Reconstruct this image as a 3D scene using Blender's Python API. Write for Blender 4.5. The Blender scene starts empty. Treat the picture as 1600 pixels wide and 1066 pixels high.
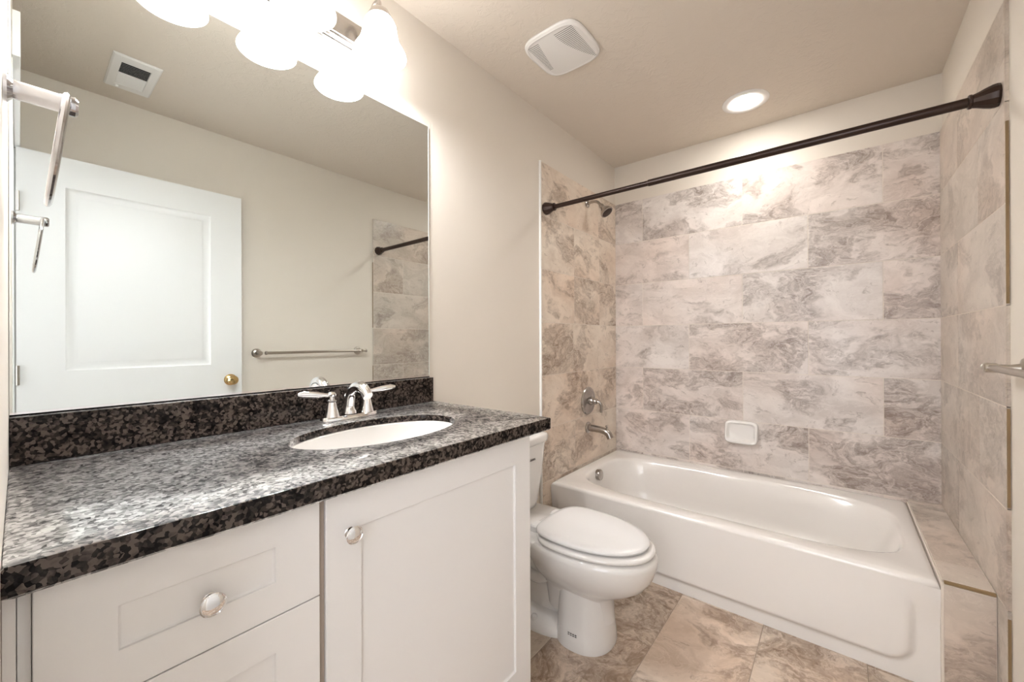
import bpy, bmesh, math, random
from math import pi, sin, cos, sqrt, atan2, hypot
from mathutils import Vector, Matrix
random.seed(7)
S = bpy.context.scene
COL = S.collection

# ------------------------------------------------------------------ camera
CX, CY, CZ = 1.3211, -2.8701, 1.2062
YAW, PITCH, ROLL, FPX = -0.6833, 0.0014, -0.0038, 626.9
fw = Vector((sin(YAW), cos(YAW), 0)); rt = Vector((cos(YAW), -sin(YAW), 0)); up = Vector((0, 0, 1))
fw, up = fw*cos(PITCH) + up*sin(PITCH), up*cos(PITCH) - fw*sin(PITCH)
rt, up = rt*cos(ROLL) + up*sin(ROLL), up*cos(ROLL) - rt*sin(ROLL)
cam = bpy.data.cameras.new('camera'); cam_o = bpy.data.objects.new('camera', cam); COL.objects.link(cam_o)
M = Matrix((rt, up, -fw)).transposed().to_4x4(); M.translation = (CX, CY, CZ)
cam_o.matrix_world = M
cam.sensor_fit = 'HORIZONTAL'; cam.sensor_width = 36.0; cam.lens = FPX/1600*36.0
cam.shift_y = -3.41/1600; cam.clip_start = 0.004; cam.clip_end = 50
S.camera = cam_o

# ------------------------------------------------------------------ world, lights, exposure
S.view_settings.view_transform = 'Standard'; S.view_settings.look = 'None'
S.view_settings.gamma = 1.0; S.view_settings.use_curve_mapping = False
S.view_settings.exposure = 1.44
W_ = bpy.data.worlds.new('world'); S.world = W_; W_.use_nodes = True
W_.node_tree.nodes['Background'].inputs[0].default_value = (1.0, 0.97, 0.93, 1)
W_.node_tree.nodes['Background'].inputs[1].default_value = 0.5

def area_light(name, loc, target, sx, sy, power, color):
    l = bpy.data.lights.new(name, 'AREA'); l.shape = 'RECTANGLE'; l.size = sx; l.size_y = sy
    l.energy = power; l.color = color
    o = bpy.data.objects.new(name, l); COL.objects.link(o); o.location = loc
    o.rotation_euler = (Vector(target) - Vector(loc)).to_track_quat('-Z', 'Y').to_euler()
    return o
# fill light added in the unseen hallway, aimed in through the doorway
area_light('hallway_fill', (1.30, -3.75, 1.45), (0.85, -2.0, 1.15), 0.8, 1.9, 8.5, (1.0, 1.03, 1.10))
SHADE_GLOW, BULB_W, CAN_GLOW, CAN_W = 5.0, 5.0, 38.0, 4.0

def bulb_light(name, loc, power, color, radius, kind='POINT', spot=None):
    l = bpy.data.lights.new(name, kind); l.energy = power; l.color = color; l.shadow_soft_size = radius
    if spot: l.spot_size = spot; l.spot_blend = 0.9
    o = bpy.data.objects.new(name, l); COL.objects.link(o); o.location = loc
    return o

# ------------------------------------------------------------------ measures (metres, floor z = 0)
RW, RH = 1.7203, 2.5102           # room width, height
YN = -2.884                       # wall with the doorway
TX = 1.7103                       # face of right tile
TILE_Y = -0.998                   # tile field ends here on both side walls
RS = 0.3066                       # tile course
ZT = 1.3033 + 3*RS + 0.002        # top of the tile
TUB_Z, TUB_Y, TUB_X = 0.3738, -0.9041, 1.5858
CT, CTH, CXF, CYR = 0.9508, 0.0401, 0.5901, -1.7743
MB, MT, MYR = 1.0534, 2.0887, -1.7984

# ------------------------------------------------------------------ materials
def new_mat(name):
    m = bpy.data.materials.new(name); m.use_nodes = True
    nt = m.node_tree; b = nt.nodes['Principled BSDF']
    return m, nt, b
def N(nt, t, **kw):
    n = nt.nodes.new(t)
    for k, v in kw.items():
        if k in n.inputs: n.inputs[k].default_value = v
        else: setattr(n, k, v)
    return n
def L(nt, a, b): nt.links.new(a, b)
def ramp(nt, stops, src):
    r = nt.nodes.new('ShaderNodeValToRGB'); e = r.color_ramp.elements
    e[0].position, e[0].color = stops[0][0], (*stops[0][1], 1)
    e[1].position, e[1].color = stops[-1][0], (*stops[-1][1], 1)
    for p, c in stops[1:-1]:
        x = e.new(p); x.color = (*c, 1)
    L(nt, src, r.inputs[0]); return r
def plain(name, col, rough=0.5, metal=0.0, coat=0.0, bump=0.0, bscale=200.0, spec=0.5, var=0.0):
    m, nt, b = new_mat(name)
    b.inputs['Base Color'].default_value = (*col, 1); b.inputs['Roughness'].default_value = rough
    b.inputs['Metallic'].default_value = metal; b.inputs['Coat Weight'].default_value = coat
    b.inputs['Coat Roughness'].default_value = 0.05
    b.inputs['Specular IOR Level'].default_value = spec
    tc = N(nt, 'ShaderNodeTexCoord')
    if var:
        nz = N(nt, 'ShaderNodeTexNoise', Scale=6.0, Detail=4.0); L(nt, tc.outputs['Object'], nz.inputs['Vector'])
        r = ramp(nt, [(0.3, tuple(c*(1-var) for c in col)), (0.7, tuple(min(1, c*(1+var)) for c in col))], nz.outputs['Fac'])
        L(nt, r.outputs[0], b.inputs['Base Color'])
    if bump:
        nz = N(nt, 'ShaderNodeTexNoise', Scale=bscale, Detail=3.0); L(nt, tc.outputs['Object'], nz.inputs['Vector'])
        bp = N(nt, 'ShaderNodeBump', Strength=bump, Distance=0.002); L(nt, nz.outputs['Fac'], bp.inputs['Height'])
        L(nt, bp.outputs[0], b.inputs['Normal'])
    return m
def emit(name, col, strength, surf=(0.9, 0.9, 0.88)):
    m, nt, b = new_mat(name)
    b.inputs['Base Color'].default_value = (*surf, 1); b.inputs['Roughness'].default_value = 0.35
    b.inputs['Emission Color'].default_value = (*col, 1); b.inputs['Emission Strength'].default_value = strength
    return m

def marble(name, light, mid, dark, vein, rough=0.32, scale=1.0, bias=0.0):
    m, nt, b = new_mat(name)
    tc = N(nt, 'ShaderNodeTexCoord'); at = N(nt, 'ShaderNodeAttribute', attribute_name='tile_id')
    off = N(nt, 'ShaderNodeVectorMath', operation='MULTIPLY'); off.inputs[1].default_value = (37.1, 23.7, 51.3)
    L(nt, at.outputs['Color'], off.inputs[0])
    p = N(nt, 'ShaderNodeVectorMath', operation='ADD'); L(nt, tc.outputs['Object'], p.inputs[0]); L(nt, off.outputs[0], p.inputs[1])
    mp = N(nt, 'ShaderNodeMapping'); mp.inputs['Scale'].default_value = (scale*0.85, scale*0.85, scale*1.35)
    L(nt, p.outputs[0], mp.inputs['Vector'])
    w = N(nt, 'ShaderNodeTexNoise', Scale=2.6, Detail=5.0, Roughness=0.55); L(nt, mp.outputs[0], w.inputs['Vector'])
    sb = N(nt, 'ShaderNodeVectorMath', operation='SUBTRACT'); sb.inputs[1].default_value = (0.5, 0.5, 0.5); L(nt, w.outputs['Color'], sb.inputs[0])
    sc = N(nt, 'ShaderNodeVectorMath', operation='SCALE'); sc.inputs['Scale'].default_value = 0.55; L(nt, sb.outputs[0], sc.inputs[0])
    q = N(nt, 'ShaderNodeVectorMath', operation='ADD'); L(nt, mp.outputs[0], q.inputs[0]); L(nt, sc.outputs[0], q.inputs[1])
    cl = N(nt, 'ShaderNodeTexNoise', Scale=4.2, Detail=6.0, Roughness=0.62, Distortion=0.6); L(nt, q.outputs[0], cl.inputs['Vector'])
    base = ramp(nt, [(0.36, light), (0.62, mid)], cl.outputs['Fac'])
    big = N(nt, 'ShaderNodeTexNoise', Scale=3.6, Detail=4.0, Roughness=0.55); L(nt, q.outputs[0], big.inputs['Vector'])
    fine = N(nt, 'ShaderNodeTexNoise', Scale=20.0, Detail=8.0, Roughness=0.68, Distortion=0.8); L(nt, q.outputs[0], fine.inputs['Vector'])
    # mottled darker patches, more of them on some tiles
    sep = N(nt, 'ShaderNodeSeparateColor'); L(nt, at.outputs['Color'], sep.inputs[0])
    a2 = N(nt, 'ShaderNodeMath', operation='MULTIPLY_ADD'); a2.inputs[1].default_value = 0.10; a2.inputs[2].default_value = -0.05 + bias
    L(nt, sep.outputs[0], a2.inputs[0])
    a1 = N(nt, 'ShaderNodeMath', operation='ADD'); L(nt, big.outputs['Fac'], a1.inputs[0]); L(nt, a2.outputs[0], a1.inputs[1])
    pm = ramp(nt, [(0.49, (0, 0, 0)), (0.545, (0.7, 0.7, 0.7)), (0.66, (1, 1, 1))], a1.outputs[0])
    mo = ramp(nt, [(0.38, (0.12, 0.12, 0.12)), (0.5, (0.6, 0.6, 0.6)), (0.62, (1, 1, 1))], fine.outputs['Fac'])
    fm = N(nt, 'ShaderNodeMath', operation='MULTIPLY'); L(nt, pm.outputs[0], fm.inputs[0]); L(nt, mo.outputs[0], fm.inputs[1])
    # scattered small dark curls outside the patches
    cu = ramp(nt, [(0.57, (0, 0, 0)), (0.68, (0.6, 0.6, 0.6))], fine.outputs['Fac'])
    fx = N(nt, 'ShaderNodeMath', operation='MAXIMUM'); L(nt, fm.outputs[0], fx.inputs[0]); L(nt, cu.outputs[0], fx.inputs[1])
    r = N(nt, 'ShaderNodeMix', data_type='RGBA'); L(nt, fx.outputs[0], r.inputs[0]); L(nt, base.outputs[0], r.inputs[6]); r.inputs[7].default_value = (*dark, 1)
    # thin pale veins that curl through the darker clouds
    v = N(nt, 'ShaderNodeTexNoise', Scale=8.0, Detail=7.0, Roughness=0.62, Distortion=0.9); L(nt, q.outputs[0], v.inputs['Vector'])
    s1 = N(nt, 'ShaderNodeMath', operation='SUBTRACT'); s1.inputs[1].default_value = 0.5; L(nt, v.outputs['Fac'], s1.inputs[0])
    ab = N(nt, 'ShaderNodeMath', operation='ABSOLUTE'); L(nt, s1.outputs[0], ab.inputs[0])
    vr = ramp(nt, [(0.0, (1, 1, 1)), (0.022, (0, 0, 0))], ab.outputs[0])
    vm = N(nt, 'ShaderNodeMath', operation='MULTIPLY'); vm.inputs[1].default_value = 0.4; L(nt, vr.outputs[0], vm.inputs[0])
    mx = N(nt, 'ShaderNodeMix', data_type='RGBA'); L(nt, vm.outputs[0], mx.inputs[0]); L(nt, r.outputs[2], mx.inputs[6]); mx.inputs[7].default_value = (*vein, 1)
    # warm rosy drift
    d = N(nt, 'ShaderNodeTexNoise', Scale=1.6, Detail=2.0); L(nt, p.outputs[0], d.inputs['Vector'])
    dr = ramp(nt, [(0.4, (1, 1, 1)), (0.7, (1.0, 0.93, 0.89))], d.outputs['Fac'])
    mu = N(nt, 'ShaderNodeMix', data_type='RGBA', blend_type='MULTIPLY'); mu.inputs[0].default_value = 1.0
    L(nt, mx.outputs[2], mu.inputs[6]); L(nt, dr.outputs[0], mu.inputs[7])
    L(nt, mu.outputs[2], b.inputs['Base Color']); b.inputs['Roughness'].default_value = rough
    bp = N(nt, 'ShaderNodeBump', Strength=0.08, Distance=0.002); L(nt, fine.outputs['Fac'], bp.inputs['Height']); L(nt, bp.outputs[0], b.inputs['Normal'])
    return m

def granite(name):
    m, nt, b = new_mat(name)
    tc = N(nt, 'ShaderNodeTexCoord')
    mp = N(nt, 'ShaderNodeMapping'); mp.inputs['Scale'].default_value = (1, 1, 1); L(nt, tc.outputs['Object'], mp.inputs['Vector'])
    w = N(nt, 'ShaderNodeTexNoise', Scale=60.0, Detail=3.0); L(nt, mp.outputs[0], w.inputs['Vector'])
    sb = N(nt, 'ShaderNodeVectorMath', operation='SUBTRACT'); sb.inputs[1].default_value = (0.5, 0.5, 0.5); L(nt, w.outputs['Color'], sb.inputs[0])
    sc = N(nt, 'ShaderNodeVectorMath', operation='SCALE'); sc.inputs['Scale'].default_value = 0.012; L(nt, sb.outputs[0], sc.inputs[0])
    q = N(nt, 'ShaderNodeVectorMath', operation='ADD'); L(nt, mp.outputs[0], q.inputs[0]); L(nt, sc.outputs[0], q.inputs[1])
    vo = N(nt, 'ShaderNodeTexVoronoi', Scale=165.0); L(nt, q.outputs[0], vo.inputs['Vector'])
    sep = N(nt, 'ShaderNodeSeparateColor'); L(nt, vo.outputs['Color'], sep.inputs[0])
    big = N(nt, 'ShaderNodeTexNoise', Scale=34.0, Detail=4.0, Roughness=0.6); L(nt, q.outputs[0], big.inputs['Vector'])
    a = N(nt, 'ShaderNodeMath', operation='MULTIPLY_ADD'); a.inputs[1].default_value = 0.55; L(nt, sep.outputs[0], a.inputs[0])
    L(nt, big.outputs['Fac'], a.inputs[2])
    r = ramp(nt, [(0.50, (0.003, 0.002, 0.002)), (0.68, (0.009, 0.006, 0.005)), (0.82, (0.026, 0.018, 0.014)), (0.97, (0.085, 0.062, 0.050))], a.outputs[0])
    L(nt, r.outputs[0], b.inputs['Base Color'])
    b.inputs['Roughness'].default_value = 0.5; b.inputs['Specular IOR Level'].default_value = 0.0
    # polish: strong at glancing angles, weak head-on, a little uneven from grain to grain
    lw = N(nt, 'ShaderNodeLayerWeight', Blend=0.5)
    fr = ramp(nt, [(0.0, (0.022,)*3), (0.45, (0.045,)*3), (0.64, (0.56,)*3), (0.74, (0.52,)*3), (0.84, (0.24,)*3), (1.0, (0.7,)*3)], lw.outputs['Facing'])
    g2 = N(nt, 'ShaderNodeMath', operation='MULTIPLY_ADD'); g2.inputs[1].default_value = 2.0; g2.inputs[2].default_value = -0.62; L(nt, a.outputs[0], g2.inputs[0])
    gf = N(nt, 'ShaderNodeMath', operation='MULTIPLY', use_clamp=True); L(nt, fr.outputs[0], gf.inputs[0]); L(nt, g2.outputs[0], gf.inputs[1])
    g0 = N(nt, 'ShaderNodeBsdfGlossy', Roughness=0.07); g0.inputs['Color'].default_value = (1, 1, 1, 1)
    g1 = N(nt, 'ShaderNodeBsdfGlossy', Roughness=0.46); g1.inputs['Color'].default_value = (1, 1, 1, 1)
    gl = N(nt, 'ShaderNodeMixShader'); gl.inputs[0].default_value = 0.45; L(nt, g0.outputs[0], gl.inputs[1]); L(nt, g1.outputs[0], gl.inputs[2])
    ms = N(nt, 'ShaderNodeMixShader'); L(nt, gf.outputs[0], ms.inputs[0]); L(nt, b.outputs[0], ms.inputs[1]); L(nt, gl.outputs[0], ms.inputs[2])
    L(nt, ms.outputs[0], nt.nodes['Material Output'].inputs['Surface'])
    return m

MAT = {}
MAT['wall'] = plain('wall_paint', (0.74, 0.68, 0.60), 0.62, bump=0.10, bscale=90.0)
def knockdown(name, col):
    m, nt, b = new_mat(name); b.inputs['Base Color'].default_value = (*col, 1); b.inputs['Roughness'].default_value = 0.7
    tc = N(nt, 'ShaderNodeTexCoord')
    nz = N(nt, 'ShaderNodeTexNoise', Scale=22.0, Detail=5.0, Roughness=0.65, Distortion=0.8); L(nt, tc.outputs['Object'], nz.inputs['Vector'])
    r = ramp(nt, [(0.5, (0, 0, 0)), (0.56, (1, 1, 1))], nz.outputs['Fac'])
    bp = N(nt, 'ShaderNodeBump', Strength=0.28, Distance=0.003); L(nt, r.outputs[0], bp.inputs['Height']); L(nt, bp.outputs[0], b.inputs['Normal'])
    return m
MAT['ceiling'] = knockdown('ceiling_paint', (0.72, 0.645, 0.555))
MAT['trim'] = plain('trim_enamel', (0.86, 0.85, 0.82), 0.35)
MAT['door'] = plain('door_enamel', (0.76, 0.76, 0.745), 0.38)
MAT['cabinet'] = plain('cabinet_enamel', (0.85, 0.83, 0.81), 0.42)
MAT['gap_tan'] = plain('tan_gap_strip', (0.36, 0.30, 0.25), 0.6)
MAT['porcelain'] = plain('white_porcelain', (0.80, 0.775, 0.745), 0.12, coat=0.5)
MAT['seat'] = plain('toilet_seat_plastic', (0.78, 0.765, 0.75), 0.2)
MAT['enamel'] = plain('tub_enamel', (0.81, 0.775, 0.735), 0.16, coat=0.35)
MAT['chrome'] = plain('polished_chrome', (0.86, 0.86, 0.87), 0.06, metal=1.0)
MAT['nickel'] = plain('brushed_nickel', (0.44, 0.41, 0.385), 0.2, metal=1.0)
MAT['bar_nickel'] = plain('satin_nickel', (0.50, 0.46, 0.41), 0.28, metal=1.0)
MAT['bronze'] = plain('oil_rubbed_bronze', (0.030, 0.014, 0.009), 0.30, metal=0.35)
MAT['brass'] = plain('polished_brass', (0.72, 0.52, 0.25), 0.14, metal=1.0)
MAT['mirror'] = plain('mirror_silver', (0.82, 0.865, 0.86), 0.0, metal=1.0)
MAT['mirror_edge'] = plain('mirror_glass_edge', (0.82, 0.86, 0.80), 0.15)
MAT['grout'] = plain('pale_grout', (0.74, 0.67, 0.59), 0.8)
MAT['floor_grout'] = plain('brown_floor_grout', (0.34, 0.27, 0.21), 0.85)
MAT['ring_chrome'] = plain('darker_chrome', (0.60, 0.60, 0.62), 0.10, metal=1.0)
MAT['tile_edge'] = plain('raw_tile_edge', (0.235, 0.155, 0.075), 0.8, var=0.2)
MAT['dark'] = plain('dark_slot', (0.03, 0.03, 0.03), 0.8)
MAT['ink'] = plain('grey_ink', (0.10, 0.085, 0.08), 0.6)
MAT['white_plastic'] = plain('white_plastic', (0.84, 0.82, 0.79), 0.4)
MAT['granite'] = granite('tan_brown_granite')
MAT['tile_back'] = marble('grey_rose_marble_tile', (0.78, 0.725, 0.685), (0.60, 0.54, 0.50), (0.27, 0.22, 0.19), (0.80, 0.75, 0.71))
MAT['tile_side'] = marble('beige_marble_tile', (0.80, 0.715, 0.61), (0.64, 0.54, 0.44), (0.25, 0.175, 0.12), (0.82, 0.74, 0.64), bias=0.0)
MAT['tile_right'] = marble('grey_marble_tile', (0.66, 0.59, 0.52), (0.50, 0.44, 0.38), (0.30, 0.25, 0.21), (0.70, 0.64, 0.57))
MAT['tile_floor'] = marble('brown_marble_floor_tile', (0.72, 0.62, 0.52), (0.52, 0.415, 0.32), (0.21, 0.14, 0.09), (0.74, 0.64, 0.54), scale=1.05, bias=0.055)
MAT['shade'] = emit('lit_frosted_glass', (1.0, 1.0, 1.02), SHADE_GLOW)
MAT['bulb'] = emit('lit_bulb', (1.0, 0.95, 0.88), 10.0)
MAT['can_lens'] = emit('lit_downlight_lens', (1.0, 0.97, 0.92), CAN_GLOW)
MAT['hall'] = plain('hall_paint', (0.62, 0.57, 0.50), 0.7)

# ------------------------------------------------------------------ object helpers
def empty(name, loc, rotz=0):
    o = bpy.data.objects.new(name, None); COL.objects.link(o); o.location = loc; o.rotation_euler = (0, 0, rotz)
    o.empty_display_size = 0.05
    return o
def tag(o, label=None, cat=None, group=None, kind=None):
    for k, v in (('label', label), ('category', cat), ('group', group), ('kind', kind)):
        if v: o[k] = v
    return o
def world_loc(o):
    v = Vector((0, 0, 0))
    while o is not None: v += o.location; o = o.parent
    return v
def obj(name, bm, mat, parent=None, origin=None, label=None, smooth=35, bevel=0.0, bseg=2, local=False, extra=()):
    """link bm (world coordinates unless local) as one mesh object"""
    me = bpy.data.meshes.new(name)
    base = world_loc(parent) if parent else Vector((0, 0, 0))
    org = Vector(origin) if origin is not None else (base if parent else Vector((0, 0, 0)))
    if not local: bmesh.ops.translate(bm, verts=bm.verts, vec=-org)
    bmesh.ops.recalc_face_normals(bm, faces=bm.faces)
    bm.to_mesh(me); bm.free()
    me.materials.append(MAT[mat] if isinstance(mat, str) else mat)
    for x in extra: me.materials.append(MAT[x])
    if smooth:
        me.polygons.foreach_set('use_smooth', [True]*len(me.polygons)); me.set_sharp_from_angle(angle=math.radians(smooth))
    o = bpy.data.objects.new(name, me); COL.objects.link(o)
    if parent: o.parent = parent; o.location = org - base if not local else (0, 0, 0)
    else: o.location = org if not local else (0, 0, 0)
    if bevel:
        b = o.modifiers.new('bevel', 'BEVEL'); b.width = bevel; b.segments = bseg; b.limit_method = 'ANGLE'; b.angle_limit = math.radians(40)
    if label: o['label'] = label
    return o
def struct(name, bm, mat, parent=None, **k):
    o = obj(name, bm, mat, parent, **k)
    if not parent: o['kind'] = 'structure'
    return o
def BM(): return bmesh.new()
def box(bm, x0, x1, y0, y1, z0, z1):
    vs = [bm.verts.new((x, y, z)) for x in (x0, x1) for y in (y0, y1) for z in (z0, z1)]
    for f in ((0, 1, 3, 2), (4, 6, 7, 5), (0, 4, 5, 1), (2, 3, 7, 6), (0, 2, 6, 4), (1, 5, 7, 3)):
        bm.faces.new([vs[i] for i in f])
    return bm
def boxm(*a): return box(BM(), *a)
def frame_of(d):
    d = Vector(d).normalized(); a = Vector((0, 0, 1)) if abs(d.z) < 0.9 else Vector((1, 0, 0))
    u = a.cross(d).normalized(); return u, d.cross(u).normalized(), d
def rings(bm, loops, cap0=True, cap1=True, closed=True):
    vl = [[bm.verts.new(p) for p in lp] for lp in loops]; n = len(vl[0])
    for a, b in zip(vl, vl[1:]):
        for i in range(n if closed else n-1):
            j = (i+1) % n
            bm.faces.new((a[i], a[j], b[j], b[i]))
    if cap0: bm.faces.new(vl[0][::-1])
    if cap1: bm.faces.new(vl[-1])
    return bm
def lathe(bm, prof, org, axis=(0, 0, 1), n=40, cap0=True, cap1=True):
    u, v, d = frame_of(axis); o = Vector(org)
    return rings(bm, [[o + d*h + (u*cos(2*pi*i/n) + v*sin(2*pi*i/n))*max(r, 1e-4) for i in range(n)] for r, h in prof], cap0, cap1)
def tube(bm, pts, rad, n=16, cap=True):
    pts = [Vector(p) for p in pts]; m = len(pts)
    rad = [rad]*m if not hasattr(rad, '__len__') else rad
    loops = []; u = None
    for i, p in enumerate(pts):
        t = (pts[min(i+1, m-1)] - pts[max(i-1, 0)]).normalized()
        if u is None: u, v, _ = frame_of(t)
        else: u = (u - t*u.dot(t)).normalized(); v = t.cross(u)
        r = rad[i]; ru, rv = r if hasattr(r, '__len__') else (r, r)
        loops.append([p + u*ru*cos(2*pi*k/n) + v*rv*sin(2*pi*k/n) for k in range(n)])
    return rings(bm, loops, cap, cap)
def smooth_path(ctrl, n=8):
    P = [Vector(c) for c in ctrl]; P = [2*P[0]-P[1]] + P + [2*P[-1]-P[-2]]; out = []
    for i in range(1, len(P)-2):
        for k in range(n):
            t = k/n; a, b, c, d = P[i-1:i+3]
            out.append(0.5*((2*b) + (c-a)*t + (2*a-5*b+4*c-d)*t*t + (3*b-a-3*c+d)*t**3))
    out.append(P[-2]); return out
def interp(vals, n):
    out = []; m = len(vals)-1
    for i in range(n):
        t = i/(n-1)*m; k = min(int(t), m-1); f = t-k; f = f*f*(3-2*f)
        a, b = vals[k], vals[k+1]
        out.append(tuple(x+(y-x)*f for x, y in zip(a, b)) if hasattr(a, '__len__') else a+(b-a)*f)
    return out
def sup(th, a, b, n):
    c, s = cos(th), sin(th); r = (abs(c/a)**n + abs(s/b)**n)**(-1.0/n); return r*c, r*s

# tiles: each course cut by its own joints; every tile a bevelled slab with its own random tint
def tiles(bm, uv, to3, nrm, th=0.010, gap=0.0030):
    lay = bm.loops.layers.float_color.get('tile_id') or bm.loops.layers.float_color.new('tile_id')
    for (u0, u1, v0, v1) in uv:
        g = gap/2; c = (random.random(), random.random(), random.random(), 1); e = 0.0009
        lo = []
        for d, ins in ((0.0, 0), (th-e, 0), (th, e)):
            lo.append([Vector(to3(u, v)) + Vector(nrm)*d for u, v in ((u0+g+ins, v0+g+ins), (u1-g-ins, v0+g+ins), (u1-g-ins, v1-g-ins), (u0+g+ins, v1-g-ins))])
        vl = [[bm.verts.new(p) for p in l] for l in lo]
        fs = [bm.faces.new(vl[2])]
        for a, b in ((0, 1), (1, 2)):
            for i in range(4):
                j = (i+1) % 4; fs.append(bm.faces.new((vl[a][i], vl[a][j], vl[b][j], vl[b][i])))
        for f in fs:
            for l in f.loops: l[lay] = c
        # grout bed just below the tile face
        f = bm.faces.new([bm.verts.new(Vector(to3(u, v)) + Vector(nrm)*(th-0.0011)) for u, v in ((u0, v0), (u1, v0), (u1, v1), (u0, v1))]); f.material_index = 1
    return bm
def courses(zs, joints, u0, u1):
    out = []
    for k in range(len(zs)-1):
        js = [u0] + sorted(j for j in joints[k % len(joints)] if u0 < j < u1) + [u1]
        out += [(a, b, zs[k], zs[k+1]) for a, b in zip(js, js[1:])]
    return out
ROWZ = [1.3033 + k*RS for k in (-3, -2, -1, 0, 1, 2, 3)]
ROWZ_DOWN = [0.0, 1.3033-4*RS] + ROWZ

# ------------------------------------------------------------------ room shell
fl = struct('floor', boxm(-0.12, RW+0.12, -4.2, 0.12, -0.10, -0.008), 'grout')
ft = []
xs = [0.09, 0.4175, 0.745, 1.0715, 1.398, RW]
for i, (a, b) in enumerate(zip([-0.0] + xs, xs)):
    ys = [-4.2, -3.75, -3.13, -2.52, -1.90, -1.31, -0.70, 0.0] if i % 2 == 0 else [-4.2, -3.96, -3.35, -2.74, -2.12, -1.51, -0.90, -0.29, 0.0]
    ft += [(a, b, c, d) for c, d in zip(ys, ys[1:])]
obj('floor_tile', tiles(BM(), ft, lambda u, v: (u, v, -0.008), (0, 0, 1), 0.008), 'tile_floor', fl, extra=('floor_grout',))
struct('ceiling', boxm(-0.12, RW+0.12, -4.2, 0.12, RH, RH+0.1), 'ceiling')
wl = struct('wall_left', boxm(-0.12, 0, YN, 0.12, 0, RH), 'wall')
wb = struct('wall_back', boxm(0, RW+0.12, 0, 0.12, 0, RH), 'wall')
wr = struct('wall_right', boxm(RW, RW+0.12, YN, 0, 0, RH), 'wall')
DX0, DX1, DZ = 0.790, 1.642, 2.112
bm = BM(); box(bm, -0.12, DX0, YN-0.12, YN, 0, RH); box(bm, DX1, RW+0.12, YN-0.12, YN, 0, RH); box(bm, DX0, DX1, YN-0.12, YN, DZ, RH)
struct('wall_front', bm, 'wall')
bm = BM(); box(bm, -0.12, 0.0, -4.2, YN-0.12, 0, RH); box(bm, RW, RW+0.12, -4.2, YN-0.12, 0, RH); box(bm, -0.12, RW+0.12, -4.3, -4.2, 0, RH)
struct('wall_hallway', bm, 'hall')
# tile panels belong to their walls
back_j = [[0.537, 1.186], [0.218, 0.855, 1.503]]
obj('tile_panel', tiles(BM(), courses([0.12] + ROWZ, [[0.218, 0.855, 1.503]] + back_j*3, 0.0, RW), lambda u, v: (u, 0, v), (0, -1, 0)), 'tile_back', wb, extra=('grout',))
left_j = [[-0.30], [-0.648], [-0.62], [-0.29], [-0.64], [-0.625, -0.278], [-0.625, -0.278], [-0.29], [-0.62]]
obj('tile_panel', tiles(BM(), courses(ROWZ_DOWN, left_j, TILE_Y+0.007, -0.010), lambda u, v: (0, u, v), (1, 0, 0)), 'tile_side', wl, extra=('grout',))
right_j = [[-0.38], [-0.70], [-0.38], [-0.70], [-0.38], [-0.38], [-0.70], [-0.38], [-0.64]]
obj('tile_panel', tiles(BM(), courses(ROWZ_DOWN, right_j, TILE_Y, -0.010), lambda u, v: (RW, u, v), (-1, 0, 0)), 'tile_right', wr, extra=('grout',))
bm = BM()
for k in (0, 3, 4, 6):
    z0, z1 = [(0.02, 0.36), None, None, (ROWZ[1]+.005, ROWZ[2]-.005), (ROWZ[2]+0.30, ROWZ[3]-.002), None, (ROWZ[3]+.005, ROWZ[5]-.06)][k]
    if z1 - z0 > 0.05: box(bm, RW-0.0085, RW-0.002, TILE_Y-0.0022, TILE_Y+0.001, z0, z1)
obj('tile_edge', bm, 'tile_edge', wr)
bm = BM(); box(bm, 0, 0.013, TILE_Y-0.004, TILE_Y+0.006, 0, ZT); struct('trim_1', bm, 'trim', bevel=0.002)
# tiled ledge at the foot of the tub
LZ = TUB_Z + 0.013
lg = struct('trim_2', boxm(TUB_X+0.005, TX+0.002, -0.896, -0.004, 0.0, LZ-0.009), 'grout')
bm = tiles(BM(), [(TUB_X+0.003, TX-0.001, -0.894, -0.735), (TUB_X+0.003, TX-0.001, -0.735, -0.128), (TUB_X+0.003, TX-0.001, -0.128, -0.011)], lambda u, v: (u, v, LZ-0.009), (0, 0, 1), 0.009)
tiles(bm, [(TUB_X+0.006, TX-0.001, 0.0, LZ-0.012)], lambda u, v: (u, -0.896, v), (0, -1, 0), 0.008)
obj('tile_panel', bm, 'tile_right', lg, extra=('grout',))
obj('caulk_line', boxm(TUB_X+0.0003, TUB_X+0.0058, -0.9045, -0.012, 0.0, TUB_Z-0.003), 'grout', lg)
obj('grout_line', boxm(TUB_X+0.008, TX-0.002, -0.9035, -0.8935, LZ-0.010, LZ-0.001), 'tile_edge', lg)
# casing round the doorway, flat head with a cap
bm = BM(); box(bm, DX0-0.085, DX0, YN, YN+0.002, 0, DZ-0.01); box(bm, DX0-0.085, DX0, YN-0.132, YN-0.12, 0, DZ-0.01)
box(bm, DX0, DX0+0.012, YN-0.12, YN, 0, DZ)
struct('trim_3', bm, 'trim', bevel=0.002)
bm = BM(); box(bm, DX0-0.10, RW, YN, YN+0.018, DZ-0.008, DZ+0.135); box(bm, DX0, DX1, YN-0.12, YN, DZ-0.012, DZ)
struct('trim_4', bm, 'trim', bevel=0.002)
bm = BM(); box(bm, DX1, RW-0.001, YN, YN+0.006, 0, DZ-0.01); box(bm, DX1-0.006, DX1, YN-0.12, YN, 0, DZ-0.012)
struct('trim_5', bm, 'trim', bevel=0.002)
bm = BM(); box(bm, RW-0.013, RW, YN+0.02, TILE_Y-0.006, 0, 0.085); struct('baseboard_right', bm, 'trim', bevel=0.004)
bm = BM(); box(bm, 0, 0.013, -1.77, TILE_Y-0.006, 0, 0.085); struct('baseboard_left', bm, 'trim', bevel=0.004)

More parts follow.
